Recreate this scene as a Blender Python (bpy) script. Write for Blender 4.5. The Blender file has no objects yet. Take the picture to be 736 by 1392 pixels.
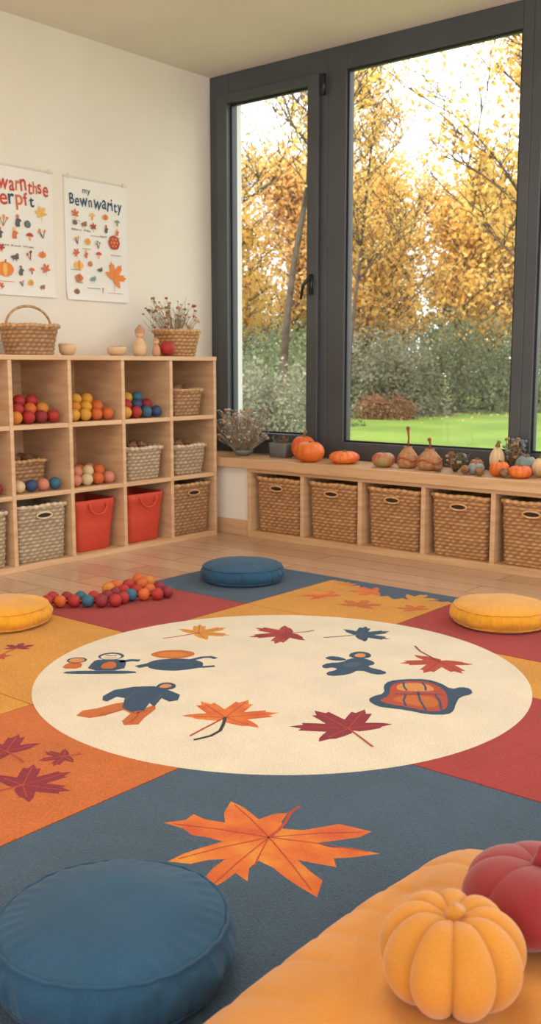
import bpy, math, random
import numpy as np
from mathutils import Vector, noise
random.seed(7)
rng=np.random.default_rng(5)
TH=math.radians(39.6); PH=math.radians(8.4); CT,ST=math.cos(TH),math.sin(TH)
LW=-4.59; WY=4.95; CZ=2.885
def R(u,v): return (u*CT-v*ST, u*ST+v*CT)
def lin(c):
    if isinstance(c,str):
        c=[int(c[i:i+2],16)/255 for i in (0,2,4)]
    else: c=[k/255 for k in c]
    return tuple((k/12.92 if k<=.04045 else ((k+.055)/1.055)**2.4) for k in c)+(1,)
scn=bpy.context.scene
scn.view_settings.view_transform='Standard'
COL=scn.collection
MATS={}
def mat(name,c1,c2=None,rough=.7,nscale=8,bump=0,bscale=60,coord='Object',stretch=(1,1,1),sheen=0,det=3,bdist=.01):
    if name in MATS: return MATS[name]
    m=bpy.data.materials.new(name); m.use_nodes=True; nt=m.node_tree; N=nt.nodes; L=nt.links
    b=N['Principled BSDF']; b.inputs['Roughness'].default_value=rough
    if sheen: 
        b.inputs['Sheen Weight'].default_value=sheen
    tc=N.new('ShaderNodeTexCoord'); mp=N.new('ShaderNodeMapping'); mp.inputs['Scale'].default_value=stretch
    L.new(tc.outputs[coord],mp.inputs['Vector'])
    if c2 is None: b.inputs['Base Color'].default_value=lin(c1)
    else:
        n=N.new('ShaderNodeTexNoise'); n.inputs['Scale'].default_value=nscale; n.inputs['Detail'].default_value=det
        r=N.new('ShaderNodeValToRGB'); r.color_ramp.elements[0].position=.35; r.color_ramp.elements[1].position=.65
        r.color_ramp.elements[0].color=lin(c1); r.color_ramp.elements[1].color=lin(c2)
        L.new(mp.outputs[0],n.inputs['Vector']); L.new(n.outputs['Fac'],r.inputs['Fac']); L.new(r.outputs['Color'],b.inputs['Base Color'])
    if bump:
        n2=N.new('ShaderNodeTexNoise'); n2.inputs['Scale'].default_value=bscale; n2.inputs['Detail'].default_value=3
        bp=N.new('ShaderNodeBump'); bp.inputs['Strength'].default_value=bump; bp.inputs['Distance'].default_value=bdist
        L.new(mp.outputs[0],n2.inputs['Vector']); L.new(n2.outputs['Fac'],bp.inputs['Height']); L.new(bp.outputs[0],b.inputs['Normal'])
    MATS[name]=m; return m
def wickermat(name,c1,c2,dark):
    m=bpy.data.materials.new(name); m.use_nodes=True; nt=m.node_tree; N=nt.nodes; L=nt.links
    b=N['Principled BSDF']; b.inputs['Roughness'].default_value=.65
    tc=N.new('ShaderNodeTexCoord'); n=N.new('ShaderNodeTexNoise'); n.inputs['Scale'].default_value=32; n.inputs['Detail'].default_value=4
    L.new(tc.outputs['Object'],n.inputs['Vector'])
    r=N.new('ShaderNodeValToRGB'); r.color_ramp.elements[0].position=.32; r.color_ramp.elements[1].position=.66
    r.color_ramp.elements[0].color=lin(c2); r.color_ramp.elements[1].color=lin(c1)
    L.new(n.outputs['Fac'],r.inputs['Fac'])
    at=N.new('ShaderNodeAttribute'); at.attribute_name='weave'
    mx=N.new('ShaderNodeMix'); mx.data_type='RGBA'
    mx.inputs[6].default_value=lin(dark)  # low weave values paint shade into grooves and recessed strands
    L.new(at.outputs['Fac'],mx.inputs[0]); L.new(r.outputs['Color'],mx.inputs[7]); L.new(mx.outputs[2],b.inputs['Base Color'])
    MATS[name]=m; return m
def leafmat(name,cols,trans=.4):
    m=bpy.data.materials.new(name); m.use_nodes=True; nt=m.node_tree; N=nt.nodes; L=nt.links
    for x in list(N):
        if x.type!='OUTPUT_MATERIAL': N.remove(x)
    o=[x for x in N if x.type=='OUTPUT_MATERIAL'][0]
    g=N.new('ShaderNodeNewGeometry'); r=N.new('ShaderNodeValToRGB'); r.color_ramp.interpolation='LINEAR'
    cr=r.color_ramp; cr.elements[0].color=lin(cols[0]); cr.elements[1].color=lin(cols[-1])
    for i,c in enumerate(cols[1:-1]):
        e=cr.elements.new((i+1)/(len(cols)-1)); e.color=lin(c)
    L.new(g.outputs['Random Per Island'],r.inputs['Fac'])
    d=N.new('ShaderNodeBsdfDiffuse'); t=N.new('ShaderNodeBsdfTranslucent'); mx=N.new('ShaderNodeMixShader'); mx.inputs[0].default_value=trans
    L.new(r.outputs['Color'],d.inputs['Color']); L.new(r.outputs['Color'],t.inputs['Color'])
    L.new(d.outputs[0],mx.inputs[1]); L.new(t.outputs[0],mx.inputs[2]); L.new(mx.outputs[0],o.inputs['Surface'])
    MATS[name]=m; return m

class MB:
    def __init__(s): s.v=[];s.f=[];s.m=[];s.w=[]
    def add(s,V,F,mi=0):
        o=len(s.v); s.v+=[tuple(p) for p in V]; s.f+=[tuple(i+o for i in f) for f in F]; s.m+=[mi]*len(F)
    def box(s,x0,x1,y0,y1,z0,z1,mi=0):
        s.add([(x0,y0,z0),(x1,y0,z0),(x1,y1,z0),(x0,y1,z0),(x0,y0,z1),(x1,y0,z1),(x1,y1,z1),(x0,y1,z1)],
              [(0,3,2,1),(4,5,6,7),(0,1,5,4),(1,2,6,5),(2,3,7,6),(3,0,4,7)],mi); return s
    def rings(s,rs,mi=0,cap0=True,cap1=True):
        n=len(rs[0]); V=[p for r in rs for p in r]; F=[]
        for i in range(len(rs)-1):
            for j in range(n):
                k=(j+1)%n; F.append((i*n+j,i*n+k,(i+1)*n+k,(i+1)*n+j))
        if cap0: F.append(tuple(range(n-1,-1,-1)))
        if cap1: F.append(tuple((len(rs)-1)*n+j for j in range(n)))
        s.add(V,F,mi); return s
    def rev(s,prof,seg=32,mi=0,c=(0,0,0),fn=None):
        rs=[]
        for (r,z) in prof:
            ring=[]
            for j in range(seg):
                a=2*math.pi*j/seg; rr=max(r,1e-4); zz=z
                if fn: rr,zz=fn(rr,z,a)
                ring.append((c[0]+rr*math.cos(a),c[1]+rr*math.sin(a),c[2]+zz))
            rs.append(ring)
        return s.rings(rs,mi)
    def sphere(s,c,r,seg=16,rg=10,mi=0,sc=(1,1,1)):
        rs=[]
        for i in range(rg+1):
            ph=-math.pi/2+math.pi*i/rg; q=max(math.cos(ph),1e-3)
            rs.append([(c[0]+r*sc[0]*q*math.cos(2*math.pi*j/seg),c[1]+r*sc[1]*q*math.sin(2*math.pi*j/seg),c[2]+r*sc[2]*math.sin(ph)) for j in range(seg)])
        return s.rings(rs,mi)
    def tube(s,P,rad,seg=8,mi=0,closed=False):
        P=[Vector(p) for p in P]; n=len(P)
        if not hasattr(rad,'__len__'): rad=[rad]*n
        rs=[]; up=None
        for i in range(n):
            if closed: t=(P[(i+1)%n]-P[i-1]).normalized()
            else: t=(P[min(i+1,n-1)]-P[max(i-1,0)]).normalized()
            if up is None:
                up=Vector((0,0,1)) if abs(t.z)<.9 else Vector((1,0,0))
            a=(up-t*up.dot(t)); a.normalize(); up=a; b=t.cross(a)
            rs.append([tuple(P[i]+(a*math.cos(2*math.pi*j/seg)+b*math.sin(2*math.pi*j/seg))*rad[i]) for j in range(seg)])
        if closed: rs.append(rs[0]); return s.rings(rs,mi,False,False)
        return s.rings(rs,mi)
    def ngon(s,pts,mi=0):
        s.add(pts,[tuple(range(len(pts)))],mi)
    def build(s,name,mats,smooth=False,bevel=0,auto=None):
        me=bpy.data.meshes.new(name); me.from_pydata(s.v,[],s.f)
        if not isinstance(mats,(list,tuple)): mats=[mats]
        for m in mats: me.materials.append(m)
        if max(s.m,default=0)>0: me.polygons.foreach_set('material_index',s.m)
        if smooth: me.polygons.foreach_set('use_smooth',[True]*len(me.polygons))
        if s.w and len(s.w)==len(s.v):
            a=me.attributes.new('weave','FLOAT','POINT'); a.data.foreach_set('value',s.w)
        me.update()
        o=bpy.data.objects.new(name,me); COL.objects.link(o)
        if bevel:
            b=o.modifiers.new('bevel','BEVEL'); b.width=bevel; b.segments=2; b.limit_method='ANGLE'
        return o
def tag(o,label=None,cat=None,group=None,kind=None):
    if label: o['label']=label
    if cat: o['category']=cat
    if group: o['group']=group
    if kind: o['kind']=kind
    return o
def thing(name,loc,label,cat,group=None,rz=0,scale=1):
    e=bpy.data.objects.new(name,None); COL.objects.link(e); e.location=loc; e.rotation_euler=(0,0,rz); e.scale=(scale,)*3
    e.empty_display_size=.05
    return tag(e,label,cat,group)
def part(root,o,label=None,kind=None,loc=None):
    o.parent=root
    if loc: o.location=loc
    if label: o['label']=label
    if kind: o['kind']=kind
    return o
def copy_thing(root,loc,rz=0,scale=None,label=None,group=None):
    r=root.copy(); COL.objects.link(r); r.location=loc; r.rotation_euler=(0,0,rz)
    if scale: r.scale=(scale,)*3
    for c in root.children:
        k=c.copy(); k.parent=r; COL.objects.link(k)
    if label: r['label']=label
    if group: r['group']=group
    return r

# ---------- materials
M_wall=mat('plaster_beige',(228,218,202),(232,223,208),.9,2,.15,90)
M_ceil=mat('ceiling_paint',(224,216,204),(228,221,209),.95,2)
M_white=mat('outside_render',(232,230,224),None,.9)
M_wood=mat('light_beech',(216,178,136),(200,158,116),.42,5,.05,40,stretch=(1,.25,6))
M_woodH=mat('light_beech_boards',(218,180,138),(200,158,116),.42,5,.05,40,stretch=(6,.4,6))
M_woodB=mat('bench_beech',(212,172,128),(192,149,106),.34,5,.05,40,stretch=(.4,6,6))
M_frame=mat('anthracite_frame',(72,75,78),(66,69,72),.4,3)
M_dark=mat('black_metal',(28,28,30),None,.35)
def fabric(name,c,k=.90,gs=520,b=.22,b2=.12,sheen=.25,rough=.85):
    m=bpy.data.materials.new(name); m.use_nodes=True; nt=m.node_tree; N=nt.nodes; L=nt.links
    p=N['Principled BSDF']; p.inputs['Roughness'].default_value=rough; p.inputs['Specular IOR Level'].default_value=.2; p.inputs['Sheen Weight'].default_value=sheen
    tc=N.new('ShaderNodeTexCoord'); n=N.new('ShaderNodeTexNoise'); n.inputs['Scale'].default_value=gs; n.inputs['Detail'].default_value=1
    n3=N.new('ShaderNodeTexNoise'); n3.inputs['Scale'].default_value=6; n3.inputs['Detail'].default_value=3
    n4=N.new('ShaderNodeTexNoise'); n4.inputs['Scale'].default_value=14; n4.inputs['Detail'].default_value=2
    for q in (n,n3,n4): L.new(tc.outputs['Object'],q.inputs['Vector'])
    a=N.new('ShaderNodeMath'); a.operation='MULTIPLY'; a.inputs[1].default_value=.5; L.new(n.outputs['Fac'],a.inputs[0])
    a2=N.new('ShaderNodeMath'); a2.operation='MULTIPLY_ADD'; a2.inputs[1].default_value=.5; L.new(n3.outputs['Fac'],a2.inputs[0]); L.new(a.outputs[0],a2.inputs[2])
    r=N.new('ShaderNodeValToRGB'); r.color_ramp.elements[0].position=.34; r.color_ramp.elements[1].position=.66
    r.color_ramp.elements[0].color=lin(tuple(int(x*k) for x in c)); r.color_ramp.elements[1].color=lin(tuple(min(255,int(x*1.05)) for x in c))
    L.new(a2.outputs[0],r.inputs['Fac']); L.new(r.outputs['Color'],p.inputs['Base Color'])
    bp=N.new('ShaderNodeBump'); bp.inputs['Strength'].default_value=b; bp.inputs['Distance'].default_value=.0015; L.new(n.outputs['Fac'],bp.inputs['Height'])
    bp2=N.new('ShaderNodeBump'); bp2.inputs['Strength'].default_value=b2; bp2.inputs['Distance'].default_value=.012; L.new(n4.outputs['Fac'],bp2.inputs['Height']); L.new(bp.outputs[0],bp2.inputs['Normal'])
    L.new(bp2.outputs[0],p.inputs['Normal']); MATS[name]=m; return m
M_blueC=fabric('blue_cotton',(46,80,104),k=.86,b=.4,rough=.98,sheen=.1); M_yelC=fabric('mustard_cotton',(218,150,36),k=.86,b=.4)
M_yelB=fabric('mustard_linen',(200,130,38),rough=.7); M_pumpY=fabric('ochre_velvet',(204,134,44),rough=.6,sheen=.3); M_pumpR=fabric('brick_velvet',(142,36,36),rough=.6,sheen=.3)

# ---------- floor
def floormat():
    m=bpy.data.materials.new('oak_floorboards'); m.use_nodes=True; nt=m.node_tree; N=nt.nodes; L=nt.links
    b=N['Principled BSDF']; b.inputs['Roughness'].default_value=.25
    tc=N.new('ShaderNodeTexCoord'); br=N.new('ShaderNodeTexBrick')
    br.inputs['Scale'].default_value=1; br.inputs['Brick Width'].default_value=1.6; br.inputs['Row Height'].default_value=.17
    br.inputs['Mortar Size'].default_value=.0022; br.inputs['Color1'].default_value=lin((208,172,140)); br.inputs['Color2'].default_value=lin((192,154,122)); br.inputs['Mortar'].default_value=lin((120,88,62))
    br.offset=.37
    L.new(tc.outputs['Object'],br.inputs['Vector'])
    mp=N.new('ShaderNodeMapping'); mp.inputs['Scale'].default_value=(1.5,18,1); L.new(tc.outputs['Object'],mp.inputs['Vector'])
    n=N.new('ShaderNodeTexNoise'); n.inputs['Scale'].default_value=3; n.inputs['Detail'].default_value=5; L.new(mp.outputs[0],n.inputs['Vector'])
    mx=N.new('ShaderNodeMix'); mx.data_type='RGBA'; mx.blend_type='MULTIPLY'; mx.inputs[0].default_value=.35
    r=N.new('ShaderNodeValToRGB'); r.color_ramp.elements[0].color=(.55,.5,.45,1); r.color_ramp.elements[0].position=.3; r.color_ramp.elements[1].position=.65
    L.new(n.outputs['Fac'],r.inputs['Fac']); L.new(br.outputs['Color'],mx.inputs[6]); L.new(r.outputs['Color'],mx.inputs[7]); L.new(mx.outputs[2],b.inputs['Base Color'])
    return m
RX=2.2; RY=-3.6
o=MB().box(LW,RX,RY,WY,-.06,0).build('floor',floormat()); tag(o,kind='structure')
o=MB().box(LW-.2,RX+.6,RY-.6,WY+.12,CZ,CZ+.15).build('ceiling',M_ceil); tag(o,kind='structure')
o=MB().box(LW-.2,LW,RY,WY+.12,-.06,CZ).build('wall_left',M_wall); tag(o,kind='structure')
o=MB().box(LW,RX,WY,WY+.12,-.06,.484).build('wall_window',M_wall); tag(o,kind='structure')
o=MB().box(LW,-3.975,4.60,WY,0,.424).build('wall_ledge',M_wall); tag(o,kind='structure')
o=MB().box(LW,-3.978,4.585,4.60,0,.10).build('baseboard_window',M_woodB,bevel=.003); tag(o,kind='structure')
o=MB().box(LW,-4.445,5.012,5.075,.485,CZ).build('trim_1',M_white); tag(o,kind='structure')

# ---------- windows
def glassmat():
    m=bpy.data.materials.new('window_glass'); m.use_nodes=True; nt=m.node_tree; N=nt.nodes; L=nt.links
    for x in list(N):
        if x.type!='OUTPUT_MATERIAL': N.remove(x)
    o=[x for x in N if x.type=='OUTPUT_MATERIAL'][0]
    t=N.new('ShaderNodeBsdfTransparent'); g=N.new('ShaderNodeBsdfGlossy'); g.inputs['Roughness'].default_value=.02
    mx=N.new('ShaderNodeMixShader'); mx.inputs[0].default_value=.07
    L.new(t.outputs[0],mx.inputs[1]); L.new(g.outputs[0],mx.inputs[2]); L.new(mx.outputs[0],o.inputs['Surface']); return m
M_glass=glassmat()
def window(name,x0,x1,gx0,gx1,gz0,gz1,handle=None,sash=False):
    b=MB(); y0,y1=4.93,5.01
    b.box(x0,gx0,y0,y1,.486,CZ); b.box(gx1,x1,y0,y1,.486,CZ); b.box(gx0,gx1,y0,y1,.486,gz0); b.box(gx0,gx1,y0,y1,gz1,CZ)
    if sash:
        w=.055; yy0,yy1=4.905,4.93; a0,a1,c0,c1=gx0,gx1,gz0,gz1
        b.box(a0-w-.03,a0,yy0,yy1,c0-w,c1+w); b.box(a1,a1+w+.03,yy0,yy1,c0-w,c1+w); b.box(a0,a1,yy0,yy1,c0-w,c0); b.box(a0,a1,yy0,yy1,c1,c1+w)
    f=b.build(name,M_frame,bevel=.004); tag(f,'tall anthracite framed window looking onto an autumn garden','window',kind='structure')
    b=MB(); t=.012
    for (a0,a1,c0,c1) in ((gx0,gx0+t,gz0,gz1),(gx1-t,gx1,gz0,gz1),(gx0+t,gx1-t,gz0,gz0+t),(gx0+t,gx1-t,gz1-t,gz1)):
        b.box(a0,a1,4.945,4.957,c0,c1)
    part(f,b.build('gasket',M_dark))
    g=MB(); g.add([(gx0,4.96,gz0),(gx1,4.96,gz0),(gx1,4.96,gz1),(gx0,4.96,gz1)],[(0,1,2,3)]); part(f,g.build('glass_pane',M_glass))
    if handle:
        hx,hz=handle; b=MB(); b.box(hx-.014,hx+.014,4.893,4.905,hz-.06,hz+.06); b.sphere((hx,4.885,hz+.03),.013)
        b.tube([(hx,4.893,hz+.03),(hx,4.865,hz+.03),(hx+.0,4.86,hz+.02),(hx-.03,4.858,hz-.01),(hx-.045,4.858,hz-.09)],[.01,.01,.011,.011,.008])
        part(f,b.build('handle',M_dark,True),'black lever window handle')
        b=MB(); 
        b.tube([(-3.648,4.9,2.62),(-3.648,4.9,2.74)],.012,12); part(f,b.build('hinge',M_dark,True),'black metal hinge')
    return f
window('window_1',LW,-3.64,-4.424,-3.774,.62,2.70,(-3.735,1.54),True)
window('window_2',-3.64,-2.35,-3.506,-2.411,.59,2.748)
window('window_3',-2.35,-1.06,-2.289,-1.12,.59,2.748)
window('window_4',-1.06,RX,-1.0,RX-.06,.59,2.748)

# ---------- cubby shelf
SX0,SX1=LW+.005,-4.17; cols=[4.505,4.13,3.755,3.38,3.005,2.63]
root=thing('cubby_shelf',((SX0+SX1)/2,3.57,0),'light beech cubby shelf with three rows of open compartments','shelf')
rx,ry=root.location[0],root.location[1]
def sb(name,x0,x1,y0,y1,z0,z1,m): part(root,MB().box(x0-rx,x1-rx,y0-ry,y1-ry,z0,z1).build(name,m,bevel=.002))
sb('top_board',SX0,SX1+.004,cols[-1]-.012,cols[0]+.012,1.08,1.105,M_woodH)
sb('base_board',SX0,SX1,cols[-1]-.01,cols[0]+.01,0.0,.032,M_woodH)
sb('back_panel',SX0,SX0+.01,cols[-1],cols[0],.032,1.08,M_woodH)
for i,y in enumerate(cols): sb('side_panel' if i in(0,5) else 'divider',SX0+.01,SX1,y-.0115,y+.0115,.032,1.08,M_wood)
RZ=[.032,.397,.752]
for i in range(5):
    for z in (.385,.74): sb('shelf_board',SX0+.01,SX1-.002,cols[i+1]+.0115,cols[i]-.0115,z-.012,z+.012,M_woodH)
# ---------- bench
bt=MB().box(LW+.003,RX-.1,4.555,4.928,.426,.485).build('counter',M_woodB,bevel=.004); tag(bt,'long light beech window counter running under the windows','window bench')
BX=[-3.962+.412*i for i in range(10)]
broot=thing('bench_cubby',(-2.1,4.74,0),'low light beech bench unit with a row of open compartments','bench')
def bb(name,x0,x1,y0,y1,z0,z1,m): part(broot,MB().box(x0+2.1,x1+2.1,y0-4.74,y1-4.74,z0,z1).build(name,m,bevel=.002))
bb('base_board',BX[0]-.012,BX[-1]+.012,4.58,4.945,0,.042,M_woodB)
bb('back_panel',BX[0],BX[-1],4.935,4.945,.042,.425,M_woodB)
for i,x in enumerate(BX): bb('side_panel' if i in(0,9) else 'divider',x-.013,x+.013,4.58,4.935,.042,.425,M_wood)
bb('top_rail',BX[0]-.012,BX[-1]+.012,4.577,4.58,.405,.425,M_woodB)

# ---------- baskets
def rrect(w,d,r,n):
    hw,hd=w/2-r,d/2-r; L=[2*hd,math.pi*r/2,2*hw,math.pi*r/2]*2; tot=sum(L); out=[]
    cs=[(hw,hd),(-hw,hd),(-hw,-hd),(hw,-hd)]
    for i in range(n):
        s=tot*i/n; k=0
        while s>L[k]: s-=L[k]; k+=1
        q=k//2; a0=q*math.pi/2
        if k%2==0:
            pc=cs[q-1] if q>0 else cs[3]
            nx,ny=math.cos(a0),math.sin(a0); tx,ty=-ny,nx
            out.append((pc[0]+nx*r+tx*s,pc[1]+ny*r+ty*s,nx,ny))
        else:
            a=a0+s/r; out.append((cs[q][0]+math.cos(a)*r,cs[q][1]+math.sin(a)*r,math.cos(a),math.sin(a)))
    return out
W_brown=wickermat('wicker_brown',(218,172,122),(178,130,84),(118,82,50))
W_light=wickermat('wicker_natural',(224,204,172),(190,166,130),(128,104,76))
W_gold=wickermat('wicker_golden',(232,184,126),(196,144,90),(126,82,46))
def basket(name,w,d,h,M,taper=.14,rad=.035,strand=.019,pair=.046,handle='slot',label='',group=None,loc=(0,0,0),rz=0,cat='basket'):
    root=thing(name,loc,label,cat,group,rz)
    per=2*(w+d); n=4*int(per/pair); rows=int(h/strand); b=MB()
    base=rrect(w,d,rad,n)
    rr=random.Random(int(w*1000)+int(h*977))
    def ring(z,dfn,inset=0,wob=0):
        k=1-taper*(1-z/h); out=[]
        for i,(x,y,nx,ny) in enumerate(base):
            dd=dfn(i)-inset+ .004*noise.noise(Vector((x*9,y*9,z*9+w*40))); zw=wob*noise.noise(Vector((x*14,y*14,z*30)))
            out.append((x*k+nx*dd,y*k+ny*dd,z+zw))
        return out
    rs=[ring(0.0,lambda i:-.004)]; b.w+= [.3]*n
    for r in range(rows):
        z0=h*r/rows; z1=h*(r+.5)/rows; s=math.pi*(r%2); tone=rr.uniform(-.12,.12)
        if r>0: rs.append(ring(z0,lambda i:-.002,0,.003)); b.w+=[.05]*n
        am=.0035*rr.uniform(.75,1.3)
        rs.append(ring(z1,lambda i:am*math.cos(math.pi*i/2+s)+.001,0,.003))
        b.w+=[max(0,min(1,.66+tone+rr.uniform(-.1,.1)+.34*math.cos(math.pi*i/2+s))) for i in range(n)]
    rs.append(ring(h-.002,lambda i:0)); b.w+=[.6]*n
    rs.append(ring(h-.002,lambda i:0,.012)); b.w+=[.5]*n
    rs.append(ring(.012,lambda i:0,.012)); b.w+=[.3]*n
    b.rings(rs)
    part(root,b.build('body',M,True))
    b=MB(); nn=120; pr_=rrect(w,d,rad,nn); P=[(x,y,h+.002+.002*math.sin(i*.31)) for i,(x,y,_,_) in enumerate(pr_)]
    b.tube(P,[.0105+.0022*math.sin(i*math.pi/2) for i in range(nn)],8,closed=True); b.w=[.8+.2*math.sin((i//8)*math.pi/2) for i in range(len(b.v))]
    part(root,b.build('rim',M,True))
    if handle=='slot':
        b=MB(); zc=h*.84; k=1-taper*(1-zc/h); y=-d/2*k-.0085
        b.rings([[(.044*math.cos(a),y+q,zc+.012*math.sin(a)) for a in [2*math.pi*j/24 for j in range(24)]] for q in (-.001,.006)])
        b2=MB(); 
        b2.tube([(.048*math.cos(a),y-.002,zc+.016*math.sin(a)) for a in [2*math.pi*j/28 for j in range(28)]],.005,6,closed=True); b2.w=[.95]*len(b2.v)
        part(root,b.build('handle_hole_shade',mat('hole_shade',(48,34,24),None,.9)),'dark oval painted as the shade in a hand hole'); part(root,b2.build('handle',M,True))  # solid dark oval stands in for the shade inside the hole
    if handle=='arch':
        b=MB()
        P=[((w/2-.004),0,h-.02)]+[((w/2-.006)*math.cos(a),0,h+.105*math.sin(a)) for a in [math.pi*j/20 for j in range(21)]]+[(-(w/2-.004),0,h-.02)]
        b.tube(P,.007,8); b.w=[.5+.4*((i//8)%2) for i in range(len(b.v))]
        part(root,b.build('handle',M,True),'arched wicker handle')
    return root
b0=basket('storage_basket',.345,.31,.325,W_gold,taper=.08,label='golden brown woven wicker storage basket in the bench compartment',group='baskets in the window bench',loc=(BX[0]+.206,4.757,.0425))
for i in range(1,9): copy_thing(b0,(BX[i]+.206,4.757+random.uniform(-.006,.006),.0425),random.uniform(-.012,.012))
Q=math.pi/2
def cy(i): return (cols[i]+cols[i+1])/2
basket('storage_basket',.32,.31,.30,W_brown,taper=.08,label='large brown wicker basket in the bottom compartment of the shelf',loc=(-4.34,cy(0),RZ[0]+.001),rz=Q)
basket('storage_basket',.32,.31,.29,W_light,taper=.08,label='large pale natural wicker basket in the bottom compartment of the shelf',loc=(-4.34,cy(3),RZ[0]+.001),rz=Q)
basket('storage_basket',.32,.31,.28,W_light,taper=.08,label='pale wicker basket at the end of the bottom shelf row',loc=(-4.34,cy(4),RZ[0]+.001),rz=Q)
basket('storage_basket',.27,.28,.17,W_light,handle=None,label='small wicker basket with craft supplies in the middle compartment',loc=(-4.33,cy(0),RZ[1]+.001),rz=Q)
basket('storage_basket',.28,.28,.18,W_light,handle=None,label='pale wicker basket full of pinecones in the middle compartment',loc=(-4.33,cy(1),RZ[1]+.001),rz=Q)
basket('storage_basket',.25,.26,.15,W_brown,handle=None,label='small brown wicker basket with pinecones in the top compartment',loc=(-4.33,cy(0),RZ[2]+.001),rz=Q)
basket('storage_basket',.28,.22,.15,W_brown,handle=None,label='low brown wicker basket behind painted balls in the middle compartment',loc=(-4.42,cy(3),RZ[1]+.001),rz=Q)
basket('handled_basket',.30,.22,.15,W_brown,taper=.2,rad=.08,handle='arch',label='brown wicker basket with an arched handle on top of the shelf',loc=(-4.38,3.287,1.106),rz=Q)
basket('flower_basket',.26,.22,.15,W_gold,taper=.2,rad=.07,handle=None,label='wicker basket holding dried flowers and twigs on top of the shelf',loc=(-4.36,4.37,1.106),rz=Q)

M_red=mat('red_plastic',(206,74,50),(196,62,42),.6,4,.2,250)
M_rope=mat('rope_white',(226,210,190),None,.8)
def redbin(loc,label):
    root=thing('storage_bin',loc,label,'bin','red bins in the shelf',Q)
    b=MB(); w,d,h=.30,.30,.285; n=64
    def ring(z,k,ins=0):
        return [(x*k-nx*ins,y*k-ny*ins,z) for x,y,nx,ny in rrect(w,d,.05,n)]
    b.rings([ring(0,.80),ring(.006,.82),ring(.14,.9),ring(.235,.965),ring(.24,.99),ring(h-.004,1.0),ring(h,.995),ring(h,.995,.008),ring(.24,.97,.008),ring(.012,.82,.006)])
    part(root,b.build('body',M_red,True))
    b=MB(); yy=-d/2-.004
    P=[(.06*math.cos(a),yy-.006-.004*math.sin(-a),.255+.05*math.sin(a)) for a in [math.pi+math.pi*j/16 for j in range(17)]]
    b.tube(P,.005,8); b.sphere((.06,yy-.004,.257),.009); b.sphere((-.06,yy-.004,.257),.009)
    part(root,b.build('handle',M_red,True),'looped red handle')
    return root
r1=redbin((-4.34,cy(1),RZ[0]+.001),'coral red tapered storage bin with loop handle'); copy_thing(r1,(-4.345,cy(2),RZ[0]+.001),Q)

# ---------- balls
BC={'red':(182,42,36),'orange':(216,102,36),'yellow':(226,160,46),'teal':(52,104,124),'cream':(226,196,150),'green':(110,130,70),'crimson':(144,36,44),'pink':(218,136,106),'navy':(52,72,110),'amber':(220,132,42)}
BM={k:mat('felt_'+k,c,tuple(int(x*.82) for x in c),.6,20,.2,150) for k,c in BC.items()}
ballmesh={}
for k in BC:
    o=MB().sphere((0,0,0),1,20,12).build('tmp',BM[k],True); ballmesh[k]=o.data; o.data.name='ball_'+k; bpy.data.objects.remove(o)
def ball(p,r,c,label,group):
    o=bpy.data.objects.new('ball',ballmesh[c]); COL.objects.link(o); o.location=p; o.scale=(r,r,r); o.rotation_euler=(random.random()*6,random.random()*6,0)
    return tag(o,label,'ball',group)
NM={'red':'red','orange':'orange','yellow':'yellow','teal':'teal blue','cream':'cream','green':'olive green','crimson':'dark red','pink':'peach pink','navy':'navy blue','amber':'amber orange'}
def pile(ci,row,colors,group,layers=((4,4),(3,3),(2,2)),r=.034,x0=-4.23):
    p=r*2*1.16; base=RZ[row]+.0015; dz=math.sqrt((2.02*r)**2-(p/math.sqrt(2))**2)
    for li,(ny,nx) in enumerate(layers):
        for iy in range(ny):
            for ix in range(nx):
                y=cy(ci)+(iy-(ny-1)/2)*p; x=x0-p*li/2-ix*p
                c=random.choice(colors); ball((x,y,base+r+li*dz),r,c,f'small {NM[c]} felt ball piled in a shelf compartment',group)
pile(3,2,['red','red','crimson','red','orange','amber'],'red balls in the shelf',((4,3),(3,2),(2,1)))
pile(2,2,['yellow','yellow','amber','orange'],'yellow balls in the shelf',((4,3),(3,2),(2,1)))
pile(1,2,['yellow','teal','red','orange','navy','crimson'],'mixed balls in the shelf',((4,3),(3,2),(2,1)))
pile(2,1,['orange','pink','cream','pink','amber'],'peach balls in the shelf',((4,3),(3,2)),r=.034)
pile(3,1,['teal','cream','pink','crimson','navy'],'painted balls in front of a low basket',((4,1),),r=.033)
pile(4,1,['red','orange','crimson'],'red balls at the end of the shelf',((4,2),(3,1)))

M_cone=mat('pinecone_brown',(150,106,72),(110,72,46),.8,30)
def conemesh():
    b=MB()
    def fn(r,z,a):
        i=z*160; return (r*(1+.22*math.cos(8*a+i*.9)*math.cos(z*260)),z)
    b.rev([(.03*math.sin(math.pi*(k/20)**.8)+.0005,.07*k/20) for k in range(21)],32,fn=fn)
    return b
o=conemesh().build('tmp',M_cone,True); cm=o.data; bpy.data.objects.remove(o)
def cone(p,rot,s=1,where='resting in a wicker basket',g='pinecones in shelf baskets'):
    o=bpy.data.objects.new('pinecone',cm); COL.objects.link(o); o.location=p; o.rotation_euler=rot; o.scale=(s,)*3
    tag(o,'brown dried pinecone '+where,'pinecone',g)
for (ci,row,hb,n) in ((0,2,.15,5),(0,1,.17,5),(1,1,.18,7),(3,1,.15,5)):
    for k in range(n):
        a=2*math.pi*k/n; cone(((-4.42 if ci==3 else -4.33)+.05*math.cos(a),cy(ci)+.065*math.sin(a),RZ[row]+hb-.0),(1.3,0,a),.95)

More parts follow.
